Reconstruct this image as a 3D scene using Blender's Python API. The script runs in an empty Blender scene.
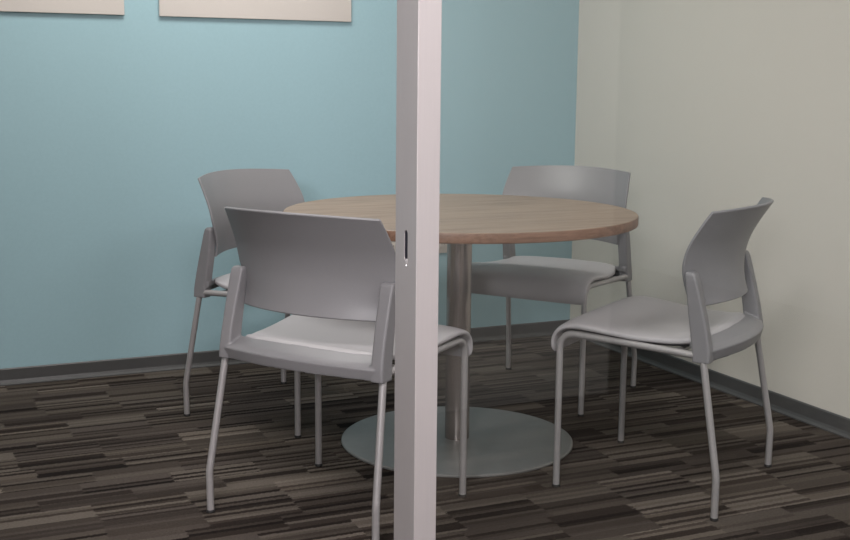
import bpy, bmesh, math
from mathutils import Vector, Matrix
C = bpy.context.scene.collection
PI = math.pi

# ------------------------------------------------------------------ helpers
def link(name, me, mat=None, parent=None):
    o = bpy.data.objects.new(name, me)
    C.objects.link(o)
    if mat is not None and me is not None:
        me.materials.clear(); me.materials.append(mat)
    if parent is not None:
        o.parent = parent
    return o

def to_mesh(name, bm, smooth=None):
    bmesh.ops.recalc_face_normals(bm, faces=bm.faces)
    me = bpy.data.meshes.new(name)
    bm.to_mesh(me); bm.free()
    if smooth is not None:
        for p in me.polygons: p.use_smooth = True
        if smooth < 180:
            me.set_sharp_from_angle(angle=math.radians(smooth))
    return me

def obj(name, bm, mat, parent=None, smooth=35):
    return link(name, to_mesh(name, bm, smooth), mat, parent)

def tag(o, label=None, cat=None, group=None, kind=None):
    if label: o['label'] = label
    if cat: o['category'] = cat
    if group: o['group'] = group
    if kind: o['kind'] = kind
    return o

def empty(name, loc, rz=0):
    o = bpy.data.objects.new(name, None); C.objects.link(o)
    o.empty_display_size = .1
    o.location = loc; o.rotation_euler = (0, 0, rz)
    return o

def add_box(bm, x0, x1, y0, y1, z0, z1, bev=0, seg=2):
    r = bmesh.ops.create_cube(bm, size=1)
    vs = r['verts']
    for v in vs:
        v.co = Vector((x0 + (v.co.x + .5) * (x1 - x0), y0 + (v.co.y + .5) * (y1 - y0), z0 + (v.co.z + .5) * (z1 - z0)))
    if bev:
        es = list({e for v in vs for e in v.link_edges})
        bmesh.ops.bevel(bm, geom=es, offset=bev, segments=seg, affect='EDGES', profile=.5)
    return bm

def box(*a, **k):
    return add_box(bmesh.new(), *a, **k)

def rings(bm, rs, cap=True):
    """stitch rings (lists of points) into a closed tube"""
    vv = [[bm.verts.new(p) for p in r] for r in rs]
    n = len(rs[0])
    for a, b in zip(vv[:-1], vv[1:]):
        for i in range(n):
            bm.faces.new((a[i], a[(i + 1) % n], b[(i + 1) % n], b[i]))
    if cap:
        bm.faces.new(vv[0][::-1]); bm.faces.new(vv[-1])

def smooth_path(pts, rad, n=8):
    """polyline with its inner corners rounded by arcs"""
    P = [Vector(p) for p in pts]
    out = [P[0]]
    for i in range(1, len(P) - 1):
        r = rad[i - 1] if isinstance(rad, (list, tuple)) else rad
        a = (P[i - 1] - P[i]).normalized(); b = (P[i + 1] - P[i]).normalized()
        ang = a.angle(b)
        t = min(r / math.tan(ang / 2), (P[i - 1] - P[i]).length * .49, (P[i + 1] - P[i]).length * .49)
        p0 = P[i] + a * t; p2 = P[i] + b * t
        for k in range(n + 1):
            u = k / n
            out.append(p0 * (1 - u) ** 2 + P[i] * 2 * u * (1 - u) + p2 * u * u)
    out.append(P[-1])
    return out

def add_tube(bm, pts, r, n=14):
    P = [Vector(p) for p in pts]
    rs = []
    up = Vector((1, 0, 0))
    for i, p in enumerate(P):
        d = (P[min(i + 1, len(P) - 1)] - P[max(i - 1, 0)]).normalized()
        s = up - d * up.dot(d)
        if s.length < 1e-4:
            s = Vector((0, 1, 0)) - d * d.y
        s.normalize(); t = d.cross(s); up = s
        rs.append([p + (s * math.cos(2 * PI * k / n) + t * math.sin(2 * PI * k / n)) * r for k in range(n)])
    rings(bm, rs)
    return bm

def add_lathe(bm, prof, cx=0, cy=0, n=96):
    rs = [[(cx + r * math.cos(2 * PI * k / n), cy + r * math.sin(2 * PI * k / n), z) for k in range(n)] for r, z in prof]
    rings(bm, rs)
    return bm

def interp(tab, x):
    if x <= tab[0][0]: return tab[0][1]
    for (a, b), (c, d) in zip(tab[:-1], tab[1:]):
        if x <= c:
            t = (x - a) / (c - a)
            return b + (d - b) * t
    return tab[-1][1]

def spline(tab, x):
    """Catmull-Rom through the table"""
    n = len(tab)
    if x <= tab[0][0]: return tab[0][1]
    if x >= tab[-1][0]: return tab[-1][1]
    for i in range(n - 1):
        if x <= tab[i + 1][0]:
            break
    x0, y0 = tab[i]; x1, y1 = tab[i + 1]
    def slope(j):
        a = tab[max(j - 1, 0)]; b = tab[min(j + 1, n - 1)]
        return (b[1] - a[1]) / (b[0] - a[0])
    h = x1 - x0; t = (x - x0) / h
    m0 = slope(i) * h; m1 = slope(i + 1) * h
    return (2*t**3 - 3*t**2 + 1) * y0 + (t**3 - 2*t**2 + t) * m0 + (-2*t**3 + 3*t**2) * y1 + (t**3 - t**2) * m1

def baked(o):
    """the object's mesh with its modifiers made real"""
    dg = bpy.context.evaluated_depsgraph_get()
    dg.update()
    me = bpy.data.meshes.new_from_object(o.evaluated_get(dg), depsgraph=dg)
    o.modifiers.clear()
    old = o.data; o.data = me
    bpy.data.meshes.remove(old)
    me.name = o.name
    return o

# ------------------------------------------------------------------ materials
def srgb(r, g, b):
    f = lambda c: (c / 255 / 12.92) if c / 255 <= .04045 else ((c / 255 + .055) / 1.055) ** 2.4
    return (f(r), f(g), f(b), 1)

class Mat:
    def __init__(s, name, col, rough=.5, metal=0, spec=.5):
        s.m = bpy.data.materials.new(name); s.m.use_nodes = True
        s.t = s.m.node_tree; s.b = s.t.nodes['Principled BSDF']
        s.b.inputs['Base Color'].default_value = col
        s.b.inputs['Roughness'].default_value = rough
        s.b.inputs['Metallic'].default_value = metal
        s.b.inputs['Specular IOR Level'].default_value = spec
        s.col = col
    def n(s, kind, **k):
        nd = s.t.nodes.new(kind)
        for a, v in k.items(): setattr(nd, a, v)
        return nd
    def l(s, a, b): s.t.links.new(a, b)
    def coord(s, scale=(1, 1, 1), rot=(0, 0, 0)):
        tc = s.n('ShaderNodeTexCoord'); mp = s.n('ShaderNodeMapping')
        mp.inputs['Scale'].default_value = scale; mp.inputs['Rotation'].default_value = rot
        s.l(tc.outputs['Object'], mp.inputs['Vector'])
        return mp.outputs['Vector']
    def noise(s, vec, scale, detail=3, rough=.5):
        nz = s.n('ShaderNodeTexNoise')
        nz.inputs['Scale'].default_value = scale; nz.inputs['Detail'].default_value = detail
        nz.inputs['Roughness'].default_value = rough
        s.l(vec, nz.inputs['Vector'])
        return nz.outputs['Fac']
    def ramp(s, fac, stops, interp='LINEAR'):
        r = s.n('ShaderNodeValToRGB'); cr = r.color_ramp; cr.interpolation = interp
        while len(cr.elements) < len(stops): cr.elements.new(.5)
        for e, (p, c) in zip(cr.elements, stops):
            e.position = p; e.color = c
        s.l(fac, r.inputs['Fac'])
        return r.outputs['Color']
    def mix(s, fac, a, b, blend='MIX'):
        x = s.n('ShaderNodeMix', data_type='RGBA', blend_type=blend)
        for sock, v in ((x.inputs[0], fac), (x.inputs[6], a), (x.inputs[7], b)):
            if hasattr(v, 'links'): s.l(v, sock)
            else: sock.default_value = v
        return x.outputs[2]
    def math(s, op, a, b=None, c=None):
        x = s.n('ShaderNodeMath', operation=op)
        for i, v in enumerate((a, b, c)):
            if v is None: continue
            if hasattr(v, 'links'): s.l(v, x.inputs[i])
            else: x.inputs[i].default_value = v
        return x.outputs[0]
    def bump(s, h, strength, dist=.002):
        b = s.n('ShaderNodeBump'); b.inputs['Strength'].default_value = strength; b.inputs['Distance'].default_value = dist
        s.l(h, b.inputs['Height']); s.l(b.outputs['Normal'], s.b.inputs['Normal'])
    def color(s, c): s.l(c, s.b.inputs['Base Color'])

def speckled(name, col, rough, var=.06, scale=60, bump=.1, spec=.5, metal=0, stretch=(1, 1, 1)):
    m = Mat(name, col, rough, metal, spec)
    v = m.coord(stretch)
    f = m.noise(v, scale, 3)
    dark = tuple(c * (1 - var) for c in col[:3]) + (1,)
    light = tuple(min(1, c * (1 + var)) for c in col[:3]) + (1,)
    m.color(m.ramp(f, [(.3, dark), (.7, light)]))
    if bump: m.bump(f, bump, .001)
    return m.m

BLUE = speckled('blue_wall_paint', srgb(152, 182, 190), .75, .015, 90, .08, .25)
CREAM = speckled('cream_wall_paint', srgb(206, 201, 192), .75, .015, 90, .08, .25)
WHITE = speckled('corridor_paint', srgb(205, 200, 196), .8, .01, 60, .05, .2)
CEIL = speckled('ceiling_tile', srgb(215, 213, 206), .9, .05, 120, .2, .2)
PANEL = speckled('panel_cloth', srgb(212, 205, 199), .85, .02, 300, .1, .15)
BASEB = speckled('baseboard_vinyl', srgb(74, 74, 74), .45, .04, 30, .05, .5)
ALU = speckled('brushed_aluminium', srgb(176, 171, 171), .42, .02, 14, .02, .5, .35, (60, 60, .6))
PLASTIC = speckled('grey_plastic', srgb(122, 121, 123), .42, .02, 400, .05, .45)
FABRIC = speckled('seat_upholstery', srgb(163, 160, 162), .48, .02, 500, .05, .45)
PAN = speckled('seat_pan_plastic', srgb(52, 50, 52), .5, .03, 200, .05)
STEEL = speckled('satin_leg_metal', srgb(163, 160, 160), .36, .03, 30, 0, .5, .35, (8, 8, .5))
COLUMN = speckled('brushed_column_steel', srgb(168, 160, 156), .24, .06, 20, .03, .5, .85, (30, 30, .3))
BASE = speckled('brushed_base_metal', srgb(140, 140, 138), .46, .03, 40, .02, .5, .45)
RUBBER = speckled('black_glide_rubber', srgb(28, 27, 27), .6, .05, 80, 0)
DARK = speckled('recess_shade', srgb(20, 19, 34), .7, .05, 80, 0)  # near-black colour standing in for the shade inside slots
BRIGHT_MARK = speckled('bright_slot_mark', srgb(225, 225, 225), .25, .02, 80, 0, .5, .6)
OUTLET = speckled('outlet_plastic', srgb(205, 198, 190), .5, .02, 50, 0)

def wood(name, tone):
    m = Mat(name, tone, .42, 0, .3)
    v = m.coord((1.3, 16, 16), (0, 0, .05))
    a = m.noise(v, 2.2, 5, .6)
    v2 = m.coord((2.5, 90, 90), (0, 0, .05))
    b = m.noise(v2, 2.0, 3, .55)
    d = tuple(c * .66 for c in tone[:3]) + (1,)
    e = tuple(min(1, c * 1.16) for c in tone[:3]) + (1,)
    base = m.ramp(a, [(.30, d), (.5, tone), (.72, e)])
    fine = m.ramp(b, [(.35, (.74, .71, .68, 1)), (.6, (1, 1, 1, 1))])
    m.color(m.mix(1.0, base, fine, 'MULTIPLY'))
    return m.m
WOOD = wood('laminate_wood', srgb(146, 127, 111))
EDGE = wood('laminate_edge_band', srgb(132, 103, 86))

def carpet():
    m = Mat('striped_carpet', srgb(70, 64, 60), .95, 0, .1)
    tc = m.n('ShaderNodeTexCoord'); sp = m.n('ShaderNodeSeparateXYZ')
    m.l(tc.outputs['Object'], sp.inputs[0])
    wob = m.noise(m.coord(), 120, 2, .6)
    X = m.math('MULTIPLY_ADD', wob, .03, sp.outputs['X'])
    Y = m.math('MULTIPLY_ADD', wob, .012, sp.outputs['Y'])
    def white(*parts):
        cv = m.n('ShaderNodeCombineXYZ')
        for i, p in enumerate(parts):
            if hasattr(p, 'links'): m.l(p, cv.inputs[i])
            else: cv.inputs[i].default_value = p
        wn = m.n('ShaderNodeTexWhiteNoise', noise_dimensions='3D')
        m.l(cv.outputs[0], wn.inputs['Vector'])
        return wn.outputs['Value']
    def cell(v, size): return m.math('FLOOR', m.math('DIVIDE', v, size))
    # patches about a hand wide, a few stripes deep, shifted row by row; dark threads run inside each patch
    row = cell(Y, .092)
    shift = m.math('MULTIPLY', white(row, 1.3, 0), 5.1)
    col = m.math('FLOOR', m.math('ADD', m.math('DIVIDE', X, .25), shift))
    key = m.math('MULTIPLY_ADD', row, 17.31, col)
    a = white(row, col, 2.7)
    half = white(cell(Y, .046), key, 6.1)
    fine = white(cell(Y, .0155), key, 9.4)
    base = m.ramp(a, [(0, srgb(75, 68, 63)), (.30, srgb(82, 75, 69)), (.58, srgb(91, 84, 77)), (.82, srgb(107, 99, 91))], 'CONSTANT')
    tone = m.ramp(half, [(0, srgb(206, 203, 202)), (.30, srgb(232, 230, 228)), (.55, srgb(255, 255, 255))], 'CONSTANT')
    line = m.ramp(fine, [(0, srgb(122, 114, 113)), (.15, srgb(164, 157, 155)), (.30, srgb(226, 224, 222)), (.6, srgb(255, 255, 255))], 'CONSTANT')
    c = m.mix(1.0, m.mix(1.0, base, tone, 'MULTIPLY'), line, 'MULTIPLY')
    fuzz = m.noise(m.coord((1, 1.6, 1)), 160, 4, .75)
    c = m.mix(1.0, c, m.ramp(fuzz, [(.3, (.62, .62, .62, 1)), (.7, (1.25, 1.25, 1.25, 1))]), 'MULTIPLY')
    m.color(c)
    m.bump(fuzz, .5, .004)
    return m.m
CARPET = carpet()

def glass():
    m = bpy.data.materials.new('clear_glazing'); m.use_nodes = True
    t = m.node_tree; t.nodes.remove(t.nodes['Principled BSDF'])
    out = t.nodes['Material Output']
    lw = t.nodes.new('ShaderNodeLayerWeight'); lw.inputs['Blend'].default_value = .5
    pw = t.nodes.new('ShaderNodeMath'); pw.operation = 'POWER'; pw.inputs[1].default_value = 5
    ml = t.nodes.new('ShaderNodeMath'); ml.operation = 'MULTIPLY_ADD'; ml.inputs[1].default_value = .95; ml.inputs[2].default_value = .045
    tr = t.nodes.new('ShaderNodeBsdfTransparent'); tr.inputs['Color'].default_value = (.975, .985, .98, 1)
    gl = t.nodes.new('ShaderNodeBsdfGlossy'); gl.inputs['Roughness'].default_value = 0
    mx = t.nodes.new('ShaderNodeMixShader')
    t.links.new(lw.outputs['Facing'], pw.inputs[0]); t.links.new(pw.outputs[0], ml.inputs[0])
    t.links.new(ml.outputs[0], mx.inputs[0]); t.links.new(tr.outputs[0], mx.inputs[1]); t.links.new(gl.outputs[0], mx.inputs[2])
    t.links.new(mx.outputs[0], out.inputs['Surface'])
    return m
GLASS = glass()

# ------------------------------------------------------------------ room
YB, XR, XL, ZC = 4.5195, 2.7955, -1.25, 2.50
YG0, YG1 = 1.815, 1.905            # the glazed front's frame depth
def struct(name, bm, mat, label, cat, smooth=None, parent=None):
    o = obj(name, bm, mat, parent, smooth)
    return tag(o, label, cat, kind='structure')

struct('floor', box(-3.0, 4.2, -2.6, YB + .1, -.10, 0), CARPET, 'dark brown and grey striped carpet floor', 'floor')
struct('ceiling', box(-3.0, 4.2, -2.6, YB + .1, ZC, ZC + .08), CEIL, 'white ceiling above the room and corridor', 'ceiling')
struct('wall_back', box(XL - .1, XR + .1, YB, YB + .1, 0, ZC), BLUE, 'pale blue painted wall behind the table', 'wall')
struct('wall_right', box(XR, XR + .1, YG0, YB, 0, ZC), CREAM, 'cream painted wall on the right', 'wall')
struct('wall_left', box(XL - .1, XL, YG0, YB, 0, ZC), CREAM, 'cream painted wall on the unseen left side', 'wall')
struct('wall_front', box(XL, -.17, YG0, YG1, 0, ZC), WHITE, 'white wall left of the doorway', 'wall')
struct('wall_corridor', box(1.15, 2.377, -2.6, .15, 0, ZC), WHITE, 'white corridor wall reflected in the glass', 'wall')
struct('wall_end', box(-3.0, 1.15, -2.7, -2.6, 0, ZC), WHITE, 'white wall at the corridor end behind the viewer', 'wall')

def base_profile(length, h=.062, t=.006, toe=.012):
    """coved vinyl base: a strip with a small toe, along +x, wall at y = 0, room at -y"""
    pr = [(0, 0), (-toe - t, 0), (-toe - t, .004), (-t - .003, .010), (-t, .018), (-t, h - .004), (-t + .003, h), (0, h)]
    bm = bmesh.new()
    rings(bm, [[(x, y, z) for y, z in pr] for x in (0, length)])
    return bm
bb = struct('baseboard_back', base_profile(XR - XL), BASEB, 'dark grey vinyl baseboard along the blue wall', 'baseboard', 20)
bb.location = (XL, YB, 0)
bb = struct('baseboard_right', base_profile(YB - YG1 - .006), BASEB, 'dark grey vinyl baseboard along the cream wall', 'baseboard', 20)
bb.location = (XR, YB - .006, 0); bb.rotation_euler = (0, 0, -PI / 2)

# aluminium jamb post with its strike slot
PX, PW = .8165, .0428
post = link('trim_1', to_mesh('trim_1', box(PX, PX + PW, YG0, YG1, 0, 2.40, bev=.0012, seg=2)), ALU)
def capsule(x0, x1, yc, hw, z0, z1, n=10):
    pr = [(yc + hw * math.cos(PI * k / n), z1 - hw + hw * math.sin(PI * k / n)) for k in range(n + 1)] + \
         [(yc - hw * math.cos(PI * k / n), z0 + hw - hw * math.sin(PI * k / n)) for k in range(n + 1)]
    bm = bmesh.new(); rings(bm, [[(x, y, z) for y, z in pr] for x in (x0, x1)])
    return bm
SY, SZ0, SZ1, SH = 1.8585, .8195, .8730, .0074
cut = link('cutter', to_mesh('cutter', capsule(PX - .01, PX + .022, SY, SH, SZ0, SZ1)))
md = post.modifiers.new('slot', 'BOOLEAN'); md.object = cut; md.operation = 'DIFFERENCE'; md.solver = 'EXACT'
baked(post)
post.data.materials.clear(); post.data.materials.append(ALU)
bpy.data.objects.remove(cut)
tag(post, 'brushed aluminium door jamb post dividing the doorway from the glass', 'door frame', kind='structure')
obj('slot_shade', capsule(PX + .0012, PX + .0215, SY, SH - .0002, SZ0 + .0002, SZ1 - .0002), DARK, post)  # dark plug set in the cut, its colour painting the slot's inner shade
lip = bmesh.new()
add_tube(lip, [(PX - .0004, SY - .0075 + .002, SZ0 + .004), (PX - .0008, SY - .005, SZ0 - .001), (PX - .0008, SY - .0025, SZ0 - .006), (PX - .0002, SY - .0035, SZ0 - .009)], .0014, 8)
obj('slot_mark', lip, BRIGHT_MARK, post)  # small bright curved tube at the slot's lower end

struct('trim_2', box(-.17, -.127, YG0, YG1, 0, 2.40, bev=.0012), ALU, 'aluminium door jamb post on the left of the doorway', 'door frame')
struct('trim_3', box(-.17, XR, YG0, YG1, 2.40, ZC), ALU, 'aluminium head rail above the doorway and glass', 'door frame')
struct('trim_4', box(PX + PW, XR, YG0 + .02, YG1 - .02, 0, .035, bev=.001), ALU, 'aluminium sill channel under the glass panel', 'door frame')
struct('trim_5', box(XR - .03, XR, YG0 + .02, YG1 - .02, .035, 2.40, bev=.001), ALU, 'aluminium channel holding the glass at the cream wall', 'door frame')
struct('window_1', box(PX + PW - .004, XR - .02, 1.857, 1.863, .03, 2.405), GLASS, 'clear floor to ceiling glass panel right of the post', 'window')

# wall panels (their lower edges show at the top of the photo)
def wall_panel(x0, x1, label):
    o = obj('wall_panel', box(x0, x1, YB - .013, YB - .001, 1.347, 2.10, bev=.0015), PANEL)
    tag(o, label, 'wall panel', 'pale panels on the blue wall')
wall_panel(.09, .8496, 'blank pale beige panel on blue wall at far left, cut by photo edge')
wall_panel(.9775, 1.737, 'blank pale beige panel on blue wall, the nearer to the post')

# outlet plates low on the blue wall
def outlet(x, label):
    t = tag(empty('wall_outlet', (x, YB, .456)), label, 'wall outlet', 'outlets on the blue wall')
    obj('cover_plate', box(-.057, .057, -.006, -.0005, -.0575, .0575, bev=.0025), OUTLET, t)
    for s in (-.024, .024):
        for z in (-.02, .02):
            r = obj('socket', box(s - .016, s + .016, -.0085, -.005, z - .014, z + .014, bev=.002), OUTLET, t)
            sl = bmesh.new()
            for d in (-.006, .006):
                add_box(sl, s + d - .001, s + d + .001, -.0089, -.0082, z - .002, z + .007)
            obj('socket_slots', sl, DARK, r)
outlet(2.130, 'pale wall outlet low on blue wall between post and table column')
outlet(1.895, 'pale wall outlet low on blue wall showing left of the post')

# ------------------------------------------------------------------ table
TX, TY, TR, TH = 1.6153, 3.265, .5399, .73
table = tag(empty('round_table', (TX, TY, 0)), 'round wood laminate table on a steel column and disc base', 'table')
te = .0295
obj('table_top', add_lathe(bmesh.new(), [(TR - .0015, TH - .0015), (TR - .0035, TH), (.0005, TH)], n=160), WOOD, table, 30)
obj('edge_band', add_lathe(bmesh.new(), [(.0005, TH - te), (TR - .004, TH - te), (TR - .0008, TH - te + .0015), (TR, TH - te + .004), (TR, TH - .004), (TR - .0012, TH - .0013), (TR - .003, TH - .0012), (.0005, TH - .0012)], n=160), EDGE, table, 30)
obj('mount_plate', add_lathe(bmesh.new(), [(.0005, TH - te - .006), (.13, TH - te - .006), (.13, TH - te), (.0005, TH - te)], n=64), BASE, table, 30)
obj('column', add_lathe(bmesh.new(), [(.0005, .007), (.0385, .007), (.0385, TH - te - .005), (.0005, TH - te - .005)], n=64), COLUMN, table, 30)
obj('base', add_lathe(bmesh.new(), [(.0005, .0), (.362, .0), (.3646, .002), (.3646, .006), (.361, .0085), (.042, .0105), (.0005, .0105)], n=160), BASE, table, 30)

# ------------------------------------------------------------------ chair (origin on the floor, faces +y)
YE = [(.54, -.133), (.58, -.120), (.62, -.113), (.657, -.113), (.704, -.125), (.752, -.150), (.80, -.181), (.815, -.193)]
WX = [(.54, .219), (.58, .222), (.63, .2385), (.66, .2470), (.70, .2480), (.75, .2440), (.80, .2370), (.815, .235)]
def shell_bm():
    NS, NT, TH_ = 40, 26, .0075
    def pos(s, t):
        zb = .552 - .006 * s * s
        zt = .808 - .008 * s * s
        z = zb + (zt - zb) * t
        w = spline(WX, z)
        return Vector((s * w, spline(YE, z) - .0715 * (1 - s * s), z))
    def nor(s, t):
        e = 1e-3
        a = pos(min(s + e, 1), t) - pos(max(s - e, -1), t)
        b = pos(s, min(t + e, 1)) - pos(s, max(t - e, 0))
        return a.cross(b).normalized()
    bm = bmesh.new()
    F = []; B = []
    for i in range(NS + 1):
        s = -1 + 2 * i / NS
        f = []; b = []
        for j in range(NT + 1):
            t = j / NT
            p = pos(s, t); n = nor(s, t)
            if n.y < 0: n = -n
            f.append(bm.verts.new(p + n * TH_)); b.append(bm.verts.new(p))
        F.append(f); B.append(b)
    for i in range(NS):
        for j in range(NT):
            bm.faces.new((F[i][j], F[i + 1][j], F[i + 1][j + 1], F[i][j + 1]))
            bm.faces.new((B[i][j + 1], B[i + 1][j + 1], B[i + 1][j], B[i][j]))
        bm.faces.new((F[i][0], B[i][0], B[i + 1][0], F[i + 1][0]))
        bm.faces.new((F[i][NT], F[i + 1][NT], B[i + 1][NT], B[i][NT]))
    for j in range(NT):
        bm.faces.new((F[0][j], F[0][j + 1], B[0][j + 1], B[0][j]))
        bm.faces.new((F[NS][j], B[NS][j], B[NS][j + 1], F[NS][j + 1]))
    return bm

def rrect(hx, hy, r, n=4):
    pts = []
    for cx, cy, a in ((hx - r, hy - r, 0), (-hx + r, hy - r, PI / 2), (-hx + r, -hy + r, PI), (hx - r, -hy + r, 1.5 * PI)):
        for k in range(n + 1):
            pts.append((cx + r * math.cos(a + k / n * PI / 2), cy + r * math.sin(a + k / n * PI / 2)))
    return pts

def frame_object(mat):
    """two moulded uprights and the curved rear rail with its inner ledge, fused"""
    bm = bmesh.new()
    for sx in (-1, 1):
        rs = []
        #        z     yc     xc     hx     hy
        tab = [(.4105, -.1715, .2360, .0175, .0235), (.44, -.1695, .2345, .0175, .0245), (.49, -.161, .2335, .0170, .0235),
               (.54, -.151, .2325, .0175, .0215), (.59, -.141, .2315, .0183, .0180), (.622, -.1345, .2308, .0190, .0155),
               (.637, -.1310, .2305, .0185, .0135), (.644, -.1295, .2305, .0150, .0100)]
        for z, yc, xc, hx, hy in tab:
            r = min(hx, hy) * .30
            rs.append([(sx * xc + a, yc + b, z) for a, b in rrect(hx, hy, r)])
        rings(bm, rs)
    N = 40
    rs = []
    for i in range(N + 1):
        u = -1 + 2 * i / N
        x = .243 * u
        yo = -.190 - .052 * (1 - u * u)           # outer face
        yi = -.136 - .043 * (1 - u * u)           # inner edge of the ledge
        zb = .411 + .008 * (1 - u * u)
        zt = zb + .031
        sec = [(yo + .007, zb), (yo + .003, zb + .015), (yo - .0005, zt - .002), (yo + .002, zt), (yo + .020, zt + .0085), (yi, zt + .021),
               (yi, zt + .004), (yo + .018, zt - .006), (yo + .014, zb + .004), (yo + .010, zb)]
        rs.append([(x, y, z) for y, z in sec])
    rings(bm, rs)
    o = obj('back_frame', bm, mat)
    r = o.modifiers.new('fuse', 'REMESH'); r.mode = 'VOXEL'; r.voxel_size = .0026; r.use_smooth_shade = True
    s = o.modifiers.new('soften', 'SMOOTH'); s.factor = .5; s.iterations = 2
    baked(o)
    for p in o.data.polygons: p.use_smooth = True
    return o

# centre line of the seat's top, rear to front lip: (y, z)
SEAT = [(-.181, .4765), (-.162, .4742), (-.12, .4685), (-.05, .4670), (.02, .4690), (.09, .4760), (.14, .4810), (.18, .4825), (.214, .4775),
        (.238, .4660), (.254, .4485), (.2620, .4280), (.2635, .4060), (.2610, .3850)]
def seat_bm(drop, th, hw_less, y_from=0, lip=True, top_dome=0):
    P = [Vector((0, y, z)) for y, z in SEAT]
    # resample
    d = [0]
    for a, b in zip(P[:-1], P[1:]): d.append(d[-1] + (b - a).length)
    ty = [(s, p.y) for s, p in zip(d, P)]; tz = [(s, p.z) for s, p in zip(d, P)]
    L = d[-1] if lip else d[-1] - .07
    n = 46
    rs = []
    s0 = y_from
    for i in range(n + 1):
        s = s0 + (L - s0) * i / n
        p = Vector((0, spline(ty, s), spline(tz, s)))
        e = 1e-3
        q = Vector((0, spline(ty, min(s + e, d[-1])) - spline(ty, s - e if s > e else 0), spline(tz, min(s + e, d[-1])) - spline(tz, s - e if s > e else 0))).normalized()
        nn = Vector((0, -q.z, q.y))
        hw = interp([(0, .196), (.015, .207), (.10, .230), (.20, .247), (.29, .256), (.34, .258), (.40, .258), (.48, .256), (.54, .252)], s) - hw_less
        k0 = (s - s0) / .028; k1 = (L - s) / .022
        tt = th
        if lip: tt = th * interp([(0, 1), (.37, 1), (.44, .74), (.54, .58)], s)
        if k1 < 1:
            g = math.sqrt(max(0, 1 - (1 - k1) ** 2)); hw -= .012 * (1 - g); tt *= max(.25, g)
        if k0 < 1:
            g = math.sqrt(max(0, 1 - (1 - k0) ** 2)); hw -= .022 * (1 - g); tt *= max(.45, g)
        ring = []
        m = 44
        for k in range(m):
            a = 2 * PI * k / m
            ca, sa = math.cos(a), math.sin(a)
            ex = .24
            cx = math.copysign(abs(ca) ** ex, ca) * hw
            cz = math.copysign(abs(sa) ** .62, sa) * tt / 2
            dome = -.003 * (abs(cx) / hw) ** 2
            rear = (abs(cx) / .2) ** 2 * .027 * max(0, 1 - (s - s0) / .12)     # rear edge is an arc
            ring.append(p + nn * (-drop - th / 2 + cz + dome) + Vector((cx, rear, 0)))
        rs.append(ring)
    bm = bmesh.new(); rings(bm, rs)
    return bm

R_T = .0095
def front_leg(sx):
    pts = smooth_path([(sx * .2424, .2292, .004), (sx * .2424, .2292, .4445), (sx * .2426, .120, .441)], .046, 10)
    return add_tube(bmesh.new(), pts, R_T)
def side_rail(sx):
    return add_tube(bmesh.new(), [(sx * .2426, .1205, .441), (sx * .2435, .0, .4352), (sx * .243, -.165, .427)], R_T)
def rear_leg(sx):
    pts = smooth_path([(sx * .243, -.174, .425), (sx * .2595, -.2295, .114), (sx * .2584, -.2292, .004)], .10, 10)
    return add_tube(bmesh.new(), pts, R_T)
def glide_bm(x, y):
    return add_lathe(bmesh.new(), [(.0095, 0), (.0112, .002), (.0110, .006), (.0100, .008), (.0005, .008)], x, y, 20)

def make_chair():
    t = empty('stacking_chair', (0, 0, 0))
    sh = obj('backrest', shell_bm(), PLASTIC, t, 40)
    bv = sh.modifiers.new('edge', 'BEVEL'); bv.width = .0022; bv.segments = 2; bv.limit_method = 'ANGLE'; bv.angle_limit = math.radians(50)
    baked(sh)
    fr = frame_object(PLASTIC); fr.parent = t
    obj('seat', seat_bm(0, .025, 0), FABRIC, t, 60)
    obj('seat_pan', seat_bm(.0205, .010, .020, .012, False), PAN, t, 60)
    for sx in (-1, 1):
        lg = obj('leg', front_leg(sx), STEEL, t); obj('glide', glide_bm(sx * .2424, .2292), RUBBER, lg)
        lg = obj('leg', rear_leg(sx), STEEL, t); obj('glide', glide_bm(sx * .2584, -.2292), RUBBER, lg)
        obj('side_rail', side_rail(sx), STEEL, t)
    for y, z in ((.135, .437), (-.10, .427)):
        obj('cross_bar', add_tube(bmesh.new(), [(-.24, y, z), (.24, y, z)], .008), STEEL, t)
    return t

def copy_tree(o, parent=None):
    c = o.copy(); C.objects.link(c)
    if parent is not None: c.parent = parent
    for ch in list(o.children): copy_tree(ch, c)
    return c

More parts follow.
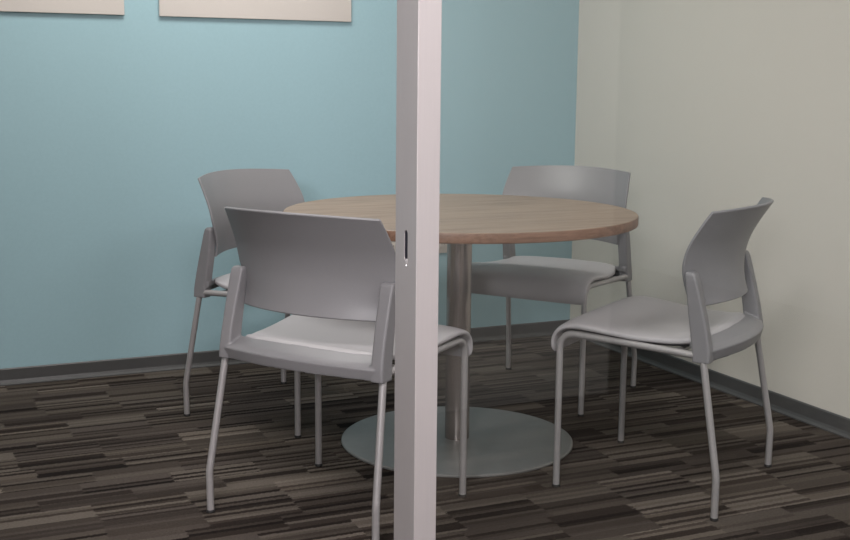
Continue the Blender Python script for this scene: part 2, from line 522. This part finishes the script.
chairs = [
    (1.0762, 2.8643, -.9682, 'nearest grey chair, its back to the viewer, directly left of the aluminium post'),
    (1.2377, 3.8109, -2.5577, 'grey chair at the blue wall, leftmost, behind the nearest chair'),
    (2.1711, 3.6745, 2.1844, 'grey chair in the far right corner, half hidden behind the table top'),
    (2.0102, 2.7122, .6009, 'rightmost grey chair by the cream wall, seen sideways facing left'),
]
proto = make_chair()
for i, (x, y, a, label) in enumerate(chairs):
    o = proto if i == 0 else copy_tree(proto)
    o.location = (x, y, 0); o.rotation_euler = (0, 0, a)
    tag(o, label, 'chair', 'grey chairs around the round table')

# ------------------------------------------------------------------ light
def area(name, loc, sx, sy, power, col, rot=(0, 0, 0)):
    d = bpy.data.lights.new(name, 'AREA'); d.shape = 'RECTANGLE'; d.size = sx; d.size_y = sy
    d.energy = power; d.color = col
    o = bpy.data.objects.new(name, d); C.objects.link(o)
    o.location = loc; o.rotation_euler = rot
    return o
area('room_ceiling_lamp', (.95, 3.68, ZC - .02), 1.2, .6, 31, (1, .985, .95))
area('corridor_lamp', (.10, .70, ZC - .02), 1.2, .6, 96, (1, .935, .945))
area('corridor_lamp', (2.4, .9, ZC - .02), 1.2, .6, 28, (1, .95, .97))
area('corridor_fill_light', (-1.9, -2.45, 2.2), 1.5, .5, 140, (.97, .955, 1), (math.radians(90), 0, math.radians(-28)))  # unseen fill lamp, added to brighten the post and nearest chair's back
w = bpy.data.worlds.new('world'); bpy.context.scene.world = w; w.use_nodes = True
w.node_tree.nodes['Background'].inputs['Color'].default_value = (.5, .5, .52, 1)
w.node_tree.nodes['Background'].inputs['Strength'].default_value = .3

# ------------------------------------------------------------------ camera
f, pitch, roll, yaw = 1192.19, .1598, .0099, .4303
cam = bpy.data.cameras.new('camera'); co = bpy.data.objects.new('camera', cam); C.objects.link(co)
cam.sensor_fit = 'HORIZONTAL'; cam.sensor_width = 36; cam.lens = f * 36 / 850
cam.clip_start = .05
co.location = (0, 0, 1.1309)
co.rotation_mode = 'XYZ'
M = Matrix.Rotation(-yaw, 4, 'Z') @ Matrix.Rotation(PI / 2 - pitch, 4, 'X') @ Matrix.Rotation(roll, 4, 'Z')
co.rotation_euler = M.to_euler('XYZ')
sc = bpy.context.scene
sc.camera = co
sc.view_settings.view_transform = 'Standard'
sc.view_settings.look = 'None'
sc.view_settings.exposure = 0.10
sc.cycles.max_bounces = 10
sc.cycles.transparent_max_bounces = 12
